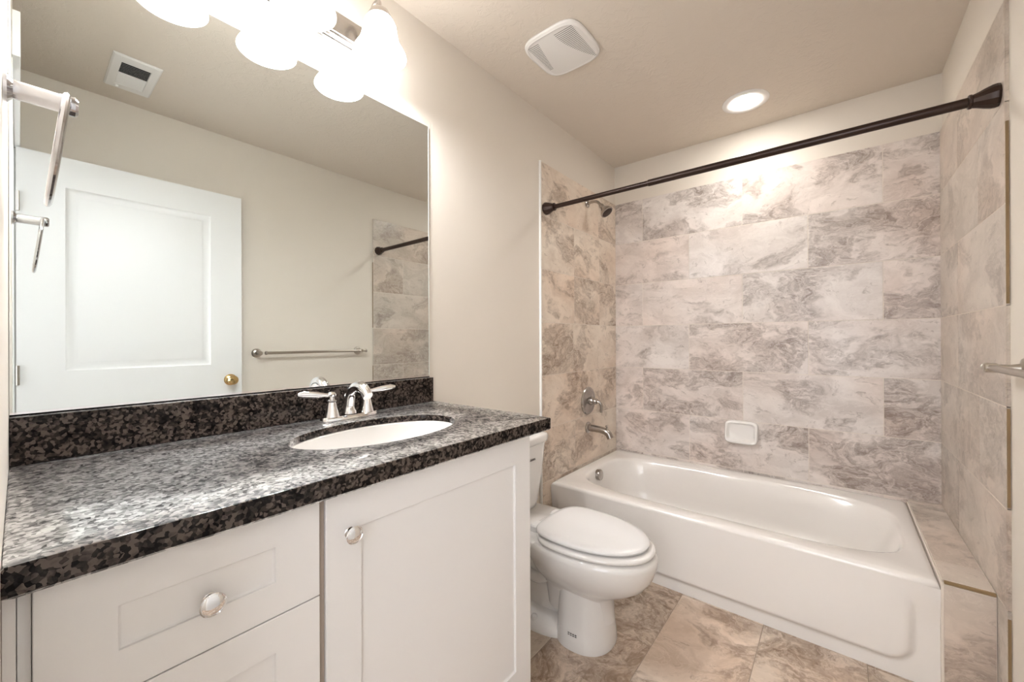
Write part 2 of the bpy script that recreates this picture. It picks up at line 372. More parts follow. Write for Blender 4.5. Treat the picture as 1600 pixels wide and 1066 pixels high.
# ------------------------------------------------------------------ panelled slabs (doors, drawers)
def panelled(u0, u1, v0, v1, th, panels, loops, m):
    """slab in (u, v, depth) mapped by m; each panel rect gets nested (inset, depth) loops"""
    bm = BM(); us = sorted({u0, u1, *[p[0] for p in panels], *[p[1] for p in panels]}); vs = sorted({v0, v1, *[p[2] for p in panels], *[p[3] for p in panels]})
    cache = {}
    def V(u, v, d):
        k = (round(u, 5), round(v, 5), round(d, 5))
        if k not in cache: cache[k] = bm.verts.new(m(u, v, d))
        return cache[k]
    for a, b in zip(us, us[1:]):
        for c, d in zip(vs, vs[1:]):
            P = [p for p in panels if p[0] <= a+1e-6 and p[1] >= b-1e-6 and p[2] <= c+1e-6 and p[3] >= d-1e-6]
            if not P: bm.faces.new((V(a, c, 0), V(b, c, 0), V(b, d, 0), V(a, d, 0)))
    for p in panels:
        prev = [V(p[0], p[2], 0), V(p[1], p[2], 0), V(p[1], p[3], 0), V(p[0], p[3], 0)]
        for ins, d in loops:
            cur = [V(p[0]+ins, p[2]+ins, d), V(p[1]-ins, p[2]+ins, d), V(p[1]-ins, p[3]-ins, d), V(p[0]+ins, p[3]-ins, d)]
            for i in range(4):
                j = (i+1) % 4; bm.faces.new((prev[i], prev[j], cur[j], cur[i]))
            prev = cur
        bm.faces.new(prev)
    for arr, f in ((us, lambda t, d, w: V(t, w, d)), ):
        for a, b in zip(us, us[1:]):
            for w in (v0, v1): bm.faces.new((V(a, w, 0), V(b, w, 0), V(b, w, -th), V(a, w, -th)))
        for a, b in zip(vs, vs[1:]):
            for w in (u0, u1): bm.faces.new((V(w, a, 0), V(w, b, 0), V(w, b, -th), V(w, a, -th)))
    ed = [V(u, v0, -th) for u in us] + [V(u1, v, -th) for v in vs[1:]] + [V(u, v1, -th) for u in us[::-1][1:]] + [V(u0, v, -th) for v in vs[::-1][1:-1]]
    bm.faces.new(ed)
    return bm

# ------------------------------------------------------------------ entrance door, standing open along the right wall
DF = 1.600
dm = panelled(-2.879, -1.987, 0.012, 2.098, 0.036, [(-2.728, -2.146, 1.062, 1.952), (-2.728, -2.146, 0.26, 0.86)],
              [(0.006, -0.005), (0.014, -0.0075), (0.030, -0.0085), (0.040, -0.004), (0.044, -0.0035)], lambda u, v, d: (DF - d, u, v))
door = struct('door_1', dm, 'door')
kb = BM(); KY, KZ = -2.048, 0.965
lathe(kb, [(0.0, 0), (0.034, 0.0), (0.034, 0.004), (0.028, 0.009), (0.013, 0.014), (0.012, 0.030), (0.020, 0.036), (0.0275, 0.046), (0.0275, 0.056), (0.020, 0.064), (0.008, 0.066), (0, 0.066)], (DF, KY, KZ), (-1, 0, 0))
obj('door_knob', kb, 'brass', door, label='round brass door knob')
obj('latch_plate', boxm(DF+0.008, DF+0.028, -1.9868, -1.984, KZ-0.03, KZ+0.03), 'bar_nickel', door)
for z in (0.25, 1.05, 1.85):
    hb = lathe(BM(), [(0.006, -0.045), (0.006, 0.045)], (DF-0.005, -2.874, z), n=12)
    obj('hinge', hb, 'bar_nickel', door)

# ------------------------------------------------------------------ vanity cabinet
FX = 0.560
van = tag(empty('vanity_cabinet', (0.3, -2.36, 0)), 'white shaker vanity cabinet with drawers and one door under granite counter', 'cabinet')
bm = BM(); ZC = CT-CTH-0.001
box(bm, 0.002, FX-0.021, -1.862, -1.846, 0.10, ZC); box(bm, 0.002, FX-0.021, -2.883, -2.863, 0.10, ZC); box(bm, 0.002, 0.010, -2.863, -1.862, 0.10, ZC)
box(bm, 0.010, FX-0.021, -2.863, -1.862, 0.10, 0.116); box(bm, FX-0.040, FX-0.021, -2.863, -1.862, 0.116, ZC)
obj('carcass', bm, 'cabinet', van, bevel=0.001)
obj('toe_kick', boxm(0.002, FX-0.09, -2.883, -1.846, 0.0, 0.0995), 'cabinet', van)
obj('filler_stile', panelled(-2.8835, -2.8730, 0.102, CT-CTH-0.004, 0.02, [], [], lambda u, v, d: (FX-0.003+d, u, v)), 'cabinet', van)
obj('face_frame', boxm(FX-0.0205, FX-0.010, -2.8722, -2.8613, 0.102, CT-CTH-0.002), 'cabinet', van)
obj('gap_strip', boxm(FX-0.0205, FX-0.006, -2.5115, -2.5015, 0.102, CT-CTH-0.002), 'gap_tan', van, label='tan strip in the gap between drawers and door')  # tan strip, darker than the fronts, set in the gap
def knob(parent, y, z, name='knob'):
    b = BM()
    lathe(b, [(0, 0), (0.0105, 0.0), (0.0105, 0.002), (0.0075, 0.005), (0.0065, 0.010), (0.008, 0.015), (0.0155, 0.018), (0.0175, 0.020), (0.0175, 0.022),
              (0.0160, 0.0232), (0.0150, 0.0222), (0.0125, 0.0235), (0.006, 0.0248), (0, 0.0250)], (FX, y, z), (1, 0, 0), n=40)
    return obj(name, b, 'chrome', parent, label='round chrome mushroom knob')
SH = [(0.0, -0.0045), (0.003, -0.0065)]
def front(name, y0, y1, z0, z1, rail):
    return obj(name, panelled(y0, y1, z0, z1, 0.019, [(y0+rail[0], y1-rail[1], z0+rail[2], z1-rail[3])], SH, lambda u, v, d: (FX+d, u, v)), 'cabinet', van, bevel=0.0012, smooth=30)
d1 = front('drawer', -2.8605, -2.5125, 0.7255, 0.9065, (0.0755, 0.0765, 0.0585, 0.0615)); knob(d1, -2.684, 0.8035)
d2 = front('drawer', -2.8605, -2.5125, 0.418, 0.7235, (0.0755, 0.0765, 0.062, 0.062)); knob(d2, -2.684, 0.571)
d3 = front('drawer', -2.8605, -2.5125, 0.112, 0.416, (0.0755, 0.0765, 0.062, 0.062)); knob(d3, -2.684, 0.264)
dd = front('cabinet_door', -2.5005, -1.8475, 0.112, 0.9065, (0.0735, 0.0735, 0.086, 0.0815)); knob(dd, -2.4535, 0.822)

# ------------------------------------------------------------------ granite counter, sink, splash
SLAB = 0.020
SX, SY, SA, SB = 0.302, -2.213, 0.152, 0.246        # sink cut-out centre and half axes
def counter_mesh():
    bm = BM(); x0, x1, y0, y1 = 0.001, CXF, -2.8838, CYR; n = 96; R = 0.004
    angs = sorted({2*pi*i/n for i in range(n)} | {atan2(y-SY, x-SX) % (2*pi) for x in (x0, x1) for y in (y0, y1)})
    def rect(t, ins=0):
        c, s = cos(t), sin(t); k = min(((x1-ins-SX)/c if c > 1e-9 else (x0+ins-SX)/c if c < -1e-9 else 1e9), ((y1-ins-SY)/s if s > 1e-9 else (y0+ins-SY)/s if s < -1e-9 else 1e9))
        return SX+k*c, SY+k*s
    def ell(t, a, b):
        k = 1/sqrt((cos(t)/a)**2 + (sin(t)/b)**2); return SX+k*cos(t), SY+k*sin(t)
    lo = []
    for ins, z in ((R, CT-CTH), (0, CT-CTH+R), (0, CT-R), (R*0.3, CT-R*0.3), (R, CT)): lo.append([(*rect(t, ins), z) for t in angs])
    for g, z in ((0.004, CT), (0.001, CT-0.0012), (0.0, CT-0.004), (0.0, CT-SLAB)): lo.append([(*ell(t, SA+g, SB+g), z) for t in angs])
    for z in (CT-SLAB, CT-CTH): lo.append([(*rect(t, 0.024), z) for t in angs])
    lo.append(lo[0])
    vl = [[bm.verts.new(p) for p in l] for l in lo[:-1]]; vl.append(vl[0]); m = len(angs)
    for a, b in zip(vl, vl[1:]):
        for i in range(m): bm.faces.new((a[i], a[(i+1) % m], b[(i+1) % m], b[i]))
    return bm
tag(obj('countertop', counter_mesh(), 'granite', origin=(0.3, -2.33, CT)), 'speckled brown black granite countertop with oval sink cutout', 'countertop')
tag(obj('backsplash', boxm(0.0005, 0.0205, -2.8835, -1.7883, CT+0.0005, MB-0.003), 'granite', origin=(0.01, -2.33, CT), bevel=0.0015), 'low dark granite backsplash strip along the wall below mirror', 'backsplash')
snk = tag(empty('sink', (SX, SY, CT-SLAB)), 'white oval undermount basin set below the granite counter', 'sink')
bm = BM(); lo = []
z0 = CT-SLAB
def el(a, b, z): return [(SX+a*cos(2*pi*i/64), SY+b*sin(2*pi*i/64), z) for i in range(64)]
for a, b, z in ((SA+.02, SB+.02, z0-.0005), (SA+.002, SB+.002, z0-.0005), (SA-.002, SB-.002, z0-.004), (SA-.006, SB-.007, z0-.03), (SA-.014, SB-.02, z0-.07), (SA-.034, SB-.05, z0-.11), (SA-.07, SB-.11, z0-.135), (SA-.115, SB-.18, z0-.145), (.022, .022, z0-.150)):
    lo.append(el(a, b, z))
back = [(SA-.03, SB-.045, z0-.125), (SA-.005, SB-.01, z0-.075), (SA+.02, SB+.02, z0-.012)]
lo += [el(.022, .022, z0-.162)] + [el(a, b, z) for a, b, z in [(SA-.07, SB-.11, z0-.147)] + back] + []
rings(bm, lo + [lo[0]], False, False); bmesh.ops.remove_doubles(bm, verts=bm.verts, dist=1e-5)
obj('basin', bm, 'porcelain', snk)
obj('drain', lathe(BM(), [(0.0, 0), (0.021, 0), (0.021, 0.002), (0.016, 0.004), (0.014, 0.0025), (0.0, 0.0045)], (SX, SY, z0-.151)), 'chrome', snk, label='round chrome basin drain')

# faucet
FXX, FY = 0.082, -2.188
fa = tag(empty('faucet', (FXX, FY, CT)), 'chrome two-handle centerset faucet behind the oval basin', 'faucet')
bm = BM(); lo = []
for s, z in ((1.0, CT+.0005), (1.0, CT+.006), (.93, CT+.012), (.80, CT+.015)):
    lo.append([(FXX + x*(0.029 if s == 1 else 0.029*s), FY + y, z) for x, y in [sup(2*pi*i/64, 1.0, 0.095*(.985 if s < 1 else 1), 3.2) for i in range(64)]])
rings(bm, lo); obj('base_plate', bm, 'chrome', fa)
sp = smooth_path([(FXX-.004, FY, CT+.016), (FXX-.004, FY, CT+.045), (FXX+.010, FY, CT+.085), (FXX+.045, FY, CT+.106), (FXX+.082, FY, CT+.102), (FXX+.108, FY, CT+.080)], 8)
obj('spout', tube(BM(), sp, interp([(.022, .024), (.016, .018), (.0145, .0165), (.015, .018), (.0155, .0185), (.0145, .017)], len(sp)), 24), 'chrome', fa)
obj('lift_rod', lathe(BM(), [(.003, .015), (.003, .062), (.007, .066), (.008, .072), (.005, .078), (0, .080)], (FXX-.024, FY, CT), n=16), 'chrome', fa)
for s, ang in ((-1, -pi/2-0.18), (1, pi/2-0.30)):
    hy = FY + s*0.0605
    h = obj('handle', lathe(BM(), [(.0, .0142), (.0235, .0142), (.022, .019), (.0185, .032), (.0145, .052), (.0125, .060), (.0145, .062), (.0145, .065), (.009, .069), (.0085, .074), (.013, .079), (.0135, .085), (.009, .091), (0, .093)], (FXX, hy, CT), n=32), 'chrome', fa)
    dx, dy = cos(ang), sin(ang)
    lv = [(FXX+dx*t, hy+dy*t, CT+.082+zz) for t, zz in ((.0, 0), (.018, .001), (.050, .004), (.082, .008), (.097, .009))]
    obj('lever', tube(BM(), lv, [(.006, .006), (.0055, .0065), (.005, .0105), (.0045, .0105), (.002, .005)], 16), 'chrome', h)

# ------------------------------------------------------------------ mirror
mi = tag(empty('wall_mirror', (0.003, (YN+MYR)/2, MB)), 'large frameless rectangular wall mirror above the granite backsplash', 'mirror')
obj('glass', boxm(0.0005, 0.0055, YN+0.001, MYR-0.0015, MB+0.002, MT), 'mirror', mi, smooth=0)
obj('edge_strip', boxm(0.0005, 0.0060, MYR-0.0014, MYR+0.0012, MB+0.002, MT), 'mirror_edge', mi)
bm = BM(); box(bm, 0.0057, 0.0072, YN+0.001, MYR, MB-0.002, MB+0.0065); box(bm, 0.0005, 0.0072, YN+0.001, MYR, MB-0.0025, MB+0.0015)
obj('bottom_channel', bm, 'chrome', mi)

# ------------------------------------------------------------------ vanity light bar
LE = 0.140
SHY = [-2.110, -2.355, -2.600]
def fz(z): return 2.150 + (z-2.112)*0.826
vl_ = tag(empty('vanity_light', (0, -2.355, 2.26)), 'brushed nickel bath bar light with three lit bell glass shades above mirror', 'wall light')
bm = BM()
lo = []
for ins, x in ((0, .001), (0, .010), (.008, .012), (.012, .019), (.022, .021), (.028, .030)):
    y0, y1, za, zb = -2.645+ins, -2.065-ins, 2.203+ins, 2.318-ins
    lo.append([(x, y0, za), (x, y1, za), (x, y1, zb), (x, y0, zb)])
obj('backplate', rings(bm, lo), 'nickel', vl_, bevel=0.0015)
for y in SHY:
    c = smooth_path([(.030, y, 2.262), (.058, y, 2.272), (.080, y, 2.310), (.106, y, 2.339), (.134, y, 2.337), (LE, y, 2.316)], 6)
    am = obj('arm', tube(BM(), c, 0.0065, 14), 'nickel', vl_)
    obj('socket_cup', lathe(BM(), [(r, fz(z)) for r, z in [(.008, 2.312), (.016, 2.308), (.030, 2.292), (.040, 2.268), (.041, 2.262), (.036, 2.262), (0, 2.266)]], (LE, y, 0)), 'nickel', am)
    n = 48; p = [(.037, 2.2615), (.046, 2.252), (.052, 2.236), (.055, 2.215), (.057, 2.195), (.061, 2.175), (.068, 2.155), (.077, 2.137), (.0835, 2.122), (.085, 2.114), (.082, 2.112), (.079, 2.118), (.066, 2.150), (.054, 2.190), (.049, 2.235), (.036, 2.257)]
    sh = obj('glass_shade', lathe(BM(), [(r, fz(z)) for r, z in p], (LE, y, 0), n=n, cap0=False, cap1=False), 'shade', vl_, label='glowing white bell glass shade')
    obj('bulb', lathe(BM(), [(r, fz(z)) for r, z in [(.012, 2.255), (.013, 2.24), (.022, 2.22), (.029, 2.195), (.026, 2.175), (.014, 2.163), (0, 2.160)]], (LE, y, 0), n=24), 'bulb', sh)
    bulb_light('shade_light', (LE, y, 2.172), BULB_W, (1.0, 1.01, 1.05), 0.03)

# ------------------------------------------------------------------ recessed downlight over the tub
CLX, CLY = 0.928, -0.348
cl = tag(empty('recessed_light', (CLX, CLY, RH)), 'round lit recessed downlight in the ceiling over the bathtub', 'ceiling light')
obj('trim_ring', lathe(BM(), [(.113, -.0005), (.113, -.004), (.109, -.007), (.095, -.008), (.078, -.0065), (.069, -.003), (.068, -.0005)], (CLX, CLY, RH), n=64, cap0=False, cap1=False), 'white_plastic', cl)
obj('lens', lathe(BM(), [(0.0, -.0012), (.0685, -.0012), (.0680, -.0035), (.055, -.0085), (.03, -.011), (0, -.012)], (CLX, CLY, RH), n=64), 'can_lens', cl, label='glowing white lens')
sl = bulb_light('downlight', (CLX, CLY, RH-0.03), CAN_W, (1.0, 0.96, 0.90), 0.06, 'SPOT', math.radians(150))

# ------------------------------------------------------------------ exhaust fan cover
FC = (0.366, -1.331)
fn = tag(empty('exhaust_fan', (FC[0], FC[1], RH)), 'white rounded square exhaust fan cover with slotted grille on ceiling', 'exhaust fan')
def squir(a, b, z, n=4.2): return [(FC[0]+x, FC[1]+y, z) for x, y in [sup(2*pi*i/96, a, b, n) for i in range(96)]]
bm = BM()
rings(bm, [squir(.139, .141, RH-.0005), squir(.141, .143, RH-.006), squir(.139, .141, RH-.013), squir(.130, .132, RH-.018), squir(.126, .128, RH-.0165), squir(.120, .122, RH-.0168), squir(.08, .082, RH-.020), squir(.03, .03, RH-.0215, 2.5)])
obj('cover', bm, 'white_plastic', fn)
bm = BM()
bm2 = BM()
def slot(bm, x0, x1, y):
    if x1-x0 < .008: return
    zt = RH-.0164
    def zz(x): 
        r = max(abs(x-FC[0]), abs(y-FC[1])); return RH - (.0168 + (.120-r)/.04*.0032 if r > .08 else .0200 + (.08-r)/.05*.0015) - .0004
    m = 4; xs_ = [x0+(x1-x0)*k/m for k in range(m+1)]
    a = [bm.verts.new((x, y-.0011, zz(x))) for x in xs_]; b = [bm.verts.new((x, y+.0011, zz(x))) for x in xs_]
    for k in range(m): bm.faces.new((a[k], a[k+1], b[k+1], b[k]))
for k in range(25):
    y = -1.440 + k*.0090; t = k/24
    slot(bm, .392 + .075*t**1.6, .478, y)
    if k < 20: slot(bm2, .256, .312 - .045*t, y)
obj('grille', bm, 'dark', fn, label='wide curved field of dark slots')
obj('grille', bm2, 'dark', fn, label='small field of dark slots')

# ------------------------------------------------------------------ ceiling air register (seen in the mirror)
VX0, VX1, VY0, VY1 = 1.205, 1.548, -2.602, -2.430
vt = tag(empty('air_vent', ((VX0+VX1)/2, (VY0+VY1)/2, RH)), 'white rectangular ceiling air register reflected in mirror top left', 'vent')
bm = BM(); lo = []
def rc(i, z): return [(VX0+i, VY0+i, z), (VX1-i, VY0+i, z), (VX1-i, VY1-i, z), (VX0+i, VY1-i, z)]
GX0, GX1, GY0, GY1 = 1.262, 1.496, -2.568, -2.464
rings(bm, [rc(0, RH-.0005), rc(0, RH-.004), rc(.006, RH-.009), rc(.030, RH-.010)], True, False)
inner = [(GX0, GY0, RH-.010), (GX1, GY0, RH-.010), (GX1, GY1, RH-.010), (GX0, GY1, RH-.010)]
rings(bm, [rc(.030, RH-.010), inner, [(x, y, RH-.002) for x, y, z in inner]], False, True)
obj('frame', bm, 'white_plastic', vt, smooth=30)
obj('duct_shadow', boxm(GX0+.001, GX1-.001, GY0+.001, GY1-.001, RH-.0035, RH-.0022), 'dark', vt)
bm = BM(); nl = 16; xm = (GX0+GX1)/2
for k in range(nl):
    x = GX0 + (k+.5)*(GX1-GX0)/nl; s = 1 if x < xm else -1; w = .0058
    a = [(x - w, GY0+.001, RH-.0070-.0028*s), (x + w, GY0+.001, RH-.0070+.0028*s), (x + w, GY1-.001, RH-.0070+.0028*s), (x - w, GY1-.001, RH-.0070-.0028*s)]
    vs = [bm.verts.new(p) for p in a] + [bm.verts.new((p[0], p[1], p[2]+.0006)) for p in a]
    for f in ((0, 1, 2, 3), (7, 6, 5, 4), (0, 4, 5, 1), (1, 5, 6, 2), (2, 6, 7, 3), (3, 7, 4, 0)): bm.faces.new([vs[i] for i in f])
box(bm, xm-.003, xm+.003, GY0, GY1, RH-.0115, RH-.003)
obj('louvers', bm, 'white_plastic', vt, smooth=0)
obj('damper_lever', boxm(1.512, 1.522, -2.562, -2.552, RH-.018, RH-.0095), 'white_plastic', vt, bevel=0.001)

# ------------------------------------------------------------------ bathtub
tb = tag(empty('bathtub', (0.8, -0.46, 0)), 'white alcove bathtub with paneled apron between tiled walls', 'bathtub')
TX0, TX1, TY0, TY1 = 0.0115, TUB_X, TUB_Y, -0.0115
tcx, tcy = (TX0+TX1)/2, -0.462
bx, by = 0.5*(1.535-0.088), 0.5*(0.815-0.105); bcx, bcy = (1.535+0.088)/2, -(0.815+0.105)/2
n = 160
angs = sorted({2*pi*i/n for i in range(n)} | {atan2(y-bcy, x-bcx) % (2*pi) for x in (TX0, TX1) for y in (TY0, TY1)})
def trect(t, ins):
    c, s = cos(t), sin(t)
    k = min(((TX1-ins-bcx)/c if c > 1e-9 else (TX0+ins-bcx)/c if c < -1e-9 else 1e9), ((TY1-ins-bcy)/s if s > 1e-9 else (TY0+ins-bcy)/s if s < -1e-9 else 1e9))
    return bcx+k*c, bcy+k*s
lo = []
for ins, z in ((.03, TUB_Z-.05), (.012, TUB_Z-.05), (.0, TUB_Z-.022), (.0035, TUB_Z-.009), (.011, TUB_Z-.002), (.020, TUB_Z)): lo.append([(*trect(t, ins), z) for t in angs])
for da, db, sx, z, e in ((.0, .0, 0, TUB_Z-.002, 4.6), (-.008, -.008, 0, TUB_Z-.006, 4.4), (-.020, -.018, 0, TUB_Z-.022, 4.2), (-.040, -.030, -.008, TUB_Z-.10, 4.0), (-.075, -.045, -.02, TUB_Z-.20, 3.7), (-.105, -.065, -.03, TUB_Z-.275, 3.5), (-.150, -.105, -.035, TUB_Z-.315, 3.3), (-.25, -.19, -.04, TUB_Z-.33, 3.0), (-.5, -.30, -.04, TUB_Z-.333, 2.5)):
    l = []
    for t in angs:
        c, s = cos(t), sin(t); a, b = bx+da, by+db
        r = (abs(c/a)**e + abs(s/b)**e)**(-1/e)
        # sloping head end on the right
        l.append((bcx+sx+r*c, bcy+r*s, z))
    lo.append(l)
bm = rings(BM(), lo, False, True)
obj('tub_shell', bm, 'enamel', tb, smooth=60)
# apron: base flange with a raised field that overhangs it
def apron():
    bm = BM(); nx, nz = 150, 48; x0, x1, z0, z1 = TX0, TX1, 0.0, TUB_Z-.020
    def m(x, z):
        px0, px1, pz0, pz1, R = 0.05, 1.515, 0.060, 0.9, 0.07
        qx = abs(x-(px0+px1)/2) - (px1-px0)/2 + R; qz = abs(z-(pz0+pz1)/2) - (pz1-pz0)/2 + R
        d = hypot(max(qx, 0), max(qz, 0)) + min(max(qx, qz), 0) - R
        t = min(1, max(0, 0.5 - d/.016)); t = t*t*(3-2*t)
        u = min(1, max(0, (z-.20)/.13)); u = u*u*(3-2*u)
        return max(t, u)
    g = [[bm.verts.new((x0+(x1-x0)*i/nx, TUB_Y + .013*(1-m(x0+(x1-x0)*i/nx, z0+(z1-z0)*k/nz)), z0+(z1-z0)*k/nz)) for i in range(nx+1)] for k in range(nz+1)]
    for k in range(nz):
        for i in range(nx): bm.faces.new((g[k][i], g[k][i+1], g[k+1][i+1], g[k+1][i]))
    # side returns
    for i in (0, nx):
        for k in range(nz):
            a, b = g[k][i], g[k+1][i]
            bm.faces.new((a, b, bm.verts.new((b.co.x, TUB_Y+.04, b.co.z)), bm.verts.new((a.co.x, TUB_Y+.04, a.co.z))))
    bmesh.ops.remove_doubles(bm, verts=bm.verts, dist=1e-6)
    return bm
obj('apron', apron(), 'enamel', tb, smooth=60)
ov = BM(); lathe(ov, [(0, -.012), (.034, -.012), (.035, .006), (.033, .011), (.028, .013), (0, .014)], (0.124, -0.515, 0.333), (1, 0, .13))
obj('overflow_cover', ov, 'nickel', tb, label='round nickel overflow cover')
obj('drain', lathe(BM(), [(0, 0), (.035, 0), (.035, .003), (.028, .005), (0, .006)], (0.30, -0.46, TUB_Z-.332)), 'nickel', tb, label='round nickel drain')

# ------------------------------------------------------------------ toilet
TYC = -1.405
to = tag(empty('toilet', (0.42, TYC, 0)), 'white two-piece toilet with closed lid between vanity and bathtub', 'toilet')
def egg(cx, af, ab, b, z, ef=2.05, eb=2.6, n=72, tilt=0.0):
    out = []
    for i in range(n):
        t = 2*pi*i/n; c = cos(t); a = af if c > 0 else ab; e = ef if c > 0 else eb
        x, y = sup(t, a, b, e) if False else ((abs(c)**(2/e))*a*(1 if c > 0 else -1), (abs(sin(t))**(2/e))*b*(1 if sin(t) > 0 else -1))
        out.append((cx+x, TYC+y, z + tilt*(x)))
    return out
# bowl: rim, underside curling in to the pedestal
bm = BM()
rings(bm, [egg(.50, .135, .15, .085, .10), egg(.505, .125, .17, .092, .19), egg(.51, .145, .20, .105, .215), egg(.515, .195, .22, .130, .240), egg(.515, .245, .235, .155, .275), egg(.515, .270, .245, .176, .312), egg(.515, .282, .25, .186, .345), egg(.515, .287, .25, .189, .370), egg(.515, .285, .25, .188, .384), egg(.515, .276, .24, .180, .393), egg(.515, .262, .23, .168, .396)])
obj('bowl', bm, 'porcelain', to, smooth=60)
bm = BM()
rings(bm, [egg(.505, .128, .10, .120, .0005, 2.3, 2.4), egg(.505, .130, .10, .121, .012, 2.3, 2.4), egg(.503, .128, .095, .117, .05, 2.3, 2.4), egg(.50, .122, .09, .110, .12, 2.3, 2.4), egg(.50, .118, .088, .106, .19, 2.3, 2.4), egg(.50, .122, .088, .108, .225, 2.3, 2.4)])
obj('pedestal', bm, 'porcelain', to, smooth=60)
# trapway: sunken flank with S-bend ridge, and spreading foot
bm = BM()
rings(bm, [egg(.30, .16, .17, .052, .03), egg(.30, .16, .17, .050, .16), egg(.30, .18, .19, .058, .24), egg(.31, .20, .21, .10, .30), egg(.31, .20, .24, .15, .345), egg(.31, .20, .265, .170, .372), egg(.31, .20, .27, .172, .388), egg(.31, .19, .265, .168, .394)])
for s in (-1, 1):
    c = smooth_path([(.44, TYC+s*.045, .285), (.38, TYC+s*.052, .225), (.32, TYC+s*.056, .185), (.26, TYC+s*.056, .195), (.21, TYC+s*.05, .26)], 6)
    tube(bm, c, 0.024, 14)
obj('trapway', bm, 'porcelain', to, smooth=60)
bm = BM()
rings(bm, [egg(.30, .20, .185, .128, .0005, 2.2, 3), egg(.30, .20, .185, .129, .012, 2.2, 3), egg(.30, .20, .18, .118, .028, 2.2, 3), egg(.30, .19, .17, .085, .052, 2.2, 3), egg(.30, .18, .16, .07, .062, 2.2, 3)])
obj('foot', bm, 'porcelain', to, smooth=60)
for s in (-1, 1):
    obj('bolt_cap', lathe(BM(), [(.016, 0), (.016, .008), (.012, .017), (.005, .021), (0, .022)], (.325, TYC+s*.098, .030), n=20), 'porcelain', to)
def rbox(cx, cy, hx, hy, z, e=7, n=64): return [(cx+x, cy+y, z) for x, y in [sup(2*pi*i/n, hx, hy, e) for i in range(n)]]
bm = BM()
rings(bm, [rbox(.115, TYC, .060, .105, .396), rbox(.112, TYC, .074, .130, .402), rbox(.110, TYC, .080, .140, .425), rbox(.110, TYC, .088, .158, .52), rbox(.110, TYC, .094, .174, .62), rbox(.110, TYC, .098, .184, .700), rbox(.110, TYC, .098, .185, .704)])
obj('tank', bm, 'porcelain', to, smooth=60)
bm = BM()
rings(bm, [rbox(.110, TYC, .098, .188, .7045), rbox(.110, TYC, .105, .199, .709), rbox(.110, TYC, .107, .202, .722), rbox(.110, TYC, .107, .202, .736), rbox(.110, TYC, .103, .197, .744), rbox(.110, TYC, .09, .18, .747)])
obj('tank_lid', bm, 'porcelain', to, smooth=60)
def ringslab(profile, hole): return rings(BM(), profile)
obj('seat', rings(BM(), [egg(.505, .278, .155, .177, .4005, 2.05, 3), egg(.505, .286, .16, .185, .4025, 2.05, 3), egg(.505, .288, .16, .187, .409, 2.05, 3), egg(.505, .285, .16, .184, .415, 2.05, 3), egg(.505, .275, .155, .174, .418, 2.05, 3)]), 'porcelain', to, smooth=60)
obj('seat_lid', rings(BM(), [egg(.502, .258, .160, .164, .4245, 2.05, 3.4), egg(.502, .267, .165, .171, .4265, 2.05, 3.4), egg(.502, .269, .165, .173, .433, 2.05, 3.4), egg(.502, .263, .16, .168, .439, 2.05, 3.4), egg(.502, .236, .14, .147, .4425, 2.05, 3.4), egg(.502, .14, .09, .08, .445, 2.05, 3)]), 'seat', to, smooth=60)
for s in (-1, 1):
    obj('hinge_cap', rings(BM(), [rbox(.322, TYC+s*.075, .020, .028, z, 4, 24) for z in (.394, .418)] + [rbox(.322, TYC+s*.075, .015, .023, .424, 4, 24)]), 'seat', to)
lvr = BM(); lathe(lvr, [(0, 0), (.014, 0), (.014, .008), (.008, .012), (.006, .022), (0, .022)], (.206, TYC-.135, .655), (1, 0, 0), n=20)
tube(lvr, [(.224, TYC-.135, .655), (.226, TYC-.10, .652), (.226, TYC-.06, .645)], [.006, .006, .007], 12)
obj('flush_lever', lvr, 'chrome', to, label='chrome flush lever')
bm = BM()
for dy in (-.016, -.006, .004, .014):
    c = smooth_path([(.2075, TYC+.055+dy-.005, .6385), (.2075, TYC+.055+dy, .6455), (.2075, TYC+.055+dy+.004, .6395)], 4); tube(bm, c, .0011, 6)
box(bm, .2065, .2079, TYC+.034, TYC+.076, .6365, .638)
obj('tank_mark', bm, 'ink', to, label='small dark script mark on the tank front')
obj_mark = BM()
for k in range(2):
    for j in range(4):
        x = .498 + .010*j; z = .057 + .0065*k
        tt = (x-.503)/.126; y = TYC - .1165*(1-abs(tt)**2.3)**(1/2.3) - .0004
        box(obj_mark, x, x+.007, y-.0006, y+.002, z, z+.0025)
obj('base_mark', obj_mark, 'ink', to, label='tiny dark stamped lettering on the pedestal')

# ------------------------------------------------------------------ shower fittings on the left tile
PY = -0.455; TF = 0.0102
shw = tag(empty('showerhead', (TF, PY, 2.12)), 'nickel shower head on bent arm high on the left tile', 'shower head')
obj('flange', lathe(BM(), [(0, 0), (.028, 0), (.028, .004), (.020, .010), (.011, .012), (0, .012)], (TF, PY, 2.118), (1, 0, 0)), 'nickel', shw)
ap = smooth_path([(TF+.008, PY, 2.118), (TF+.045, PY, 2.122), (TF+.078, PY, 2.112), (TF+.103, PY, 2.085)], 6)
obj('arm', tube(BM(), ap, .0095, 16), 'nickel', shw)
hd = lathe(BM(), [(0, -.01), (.014, -.01), (.017, 0), (.015, .012), (.020, .022), (.034, .042), (.042, .056), (.0425, .064), (.038, .066), (0, .066)], (TF+.106, PY, 2.080), (.62, 0, -.78))
hdo = obj('head', hd, 'nickel', shw)
obj('spray_face', lathe(BM(), [(0, .0662), (.036, .0662), (.034, .069), (0, .0705)], (TF+.106, PY, 2.080), (.62, 0, -.78)), 'bronze', hdo, label='dark spray face')
vv = tag(empty('shower_valve', (TF, PY, 0.792)), 'round nickel shower valve plate with lever handle', 'shower valve')
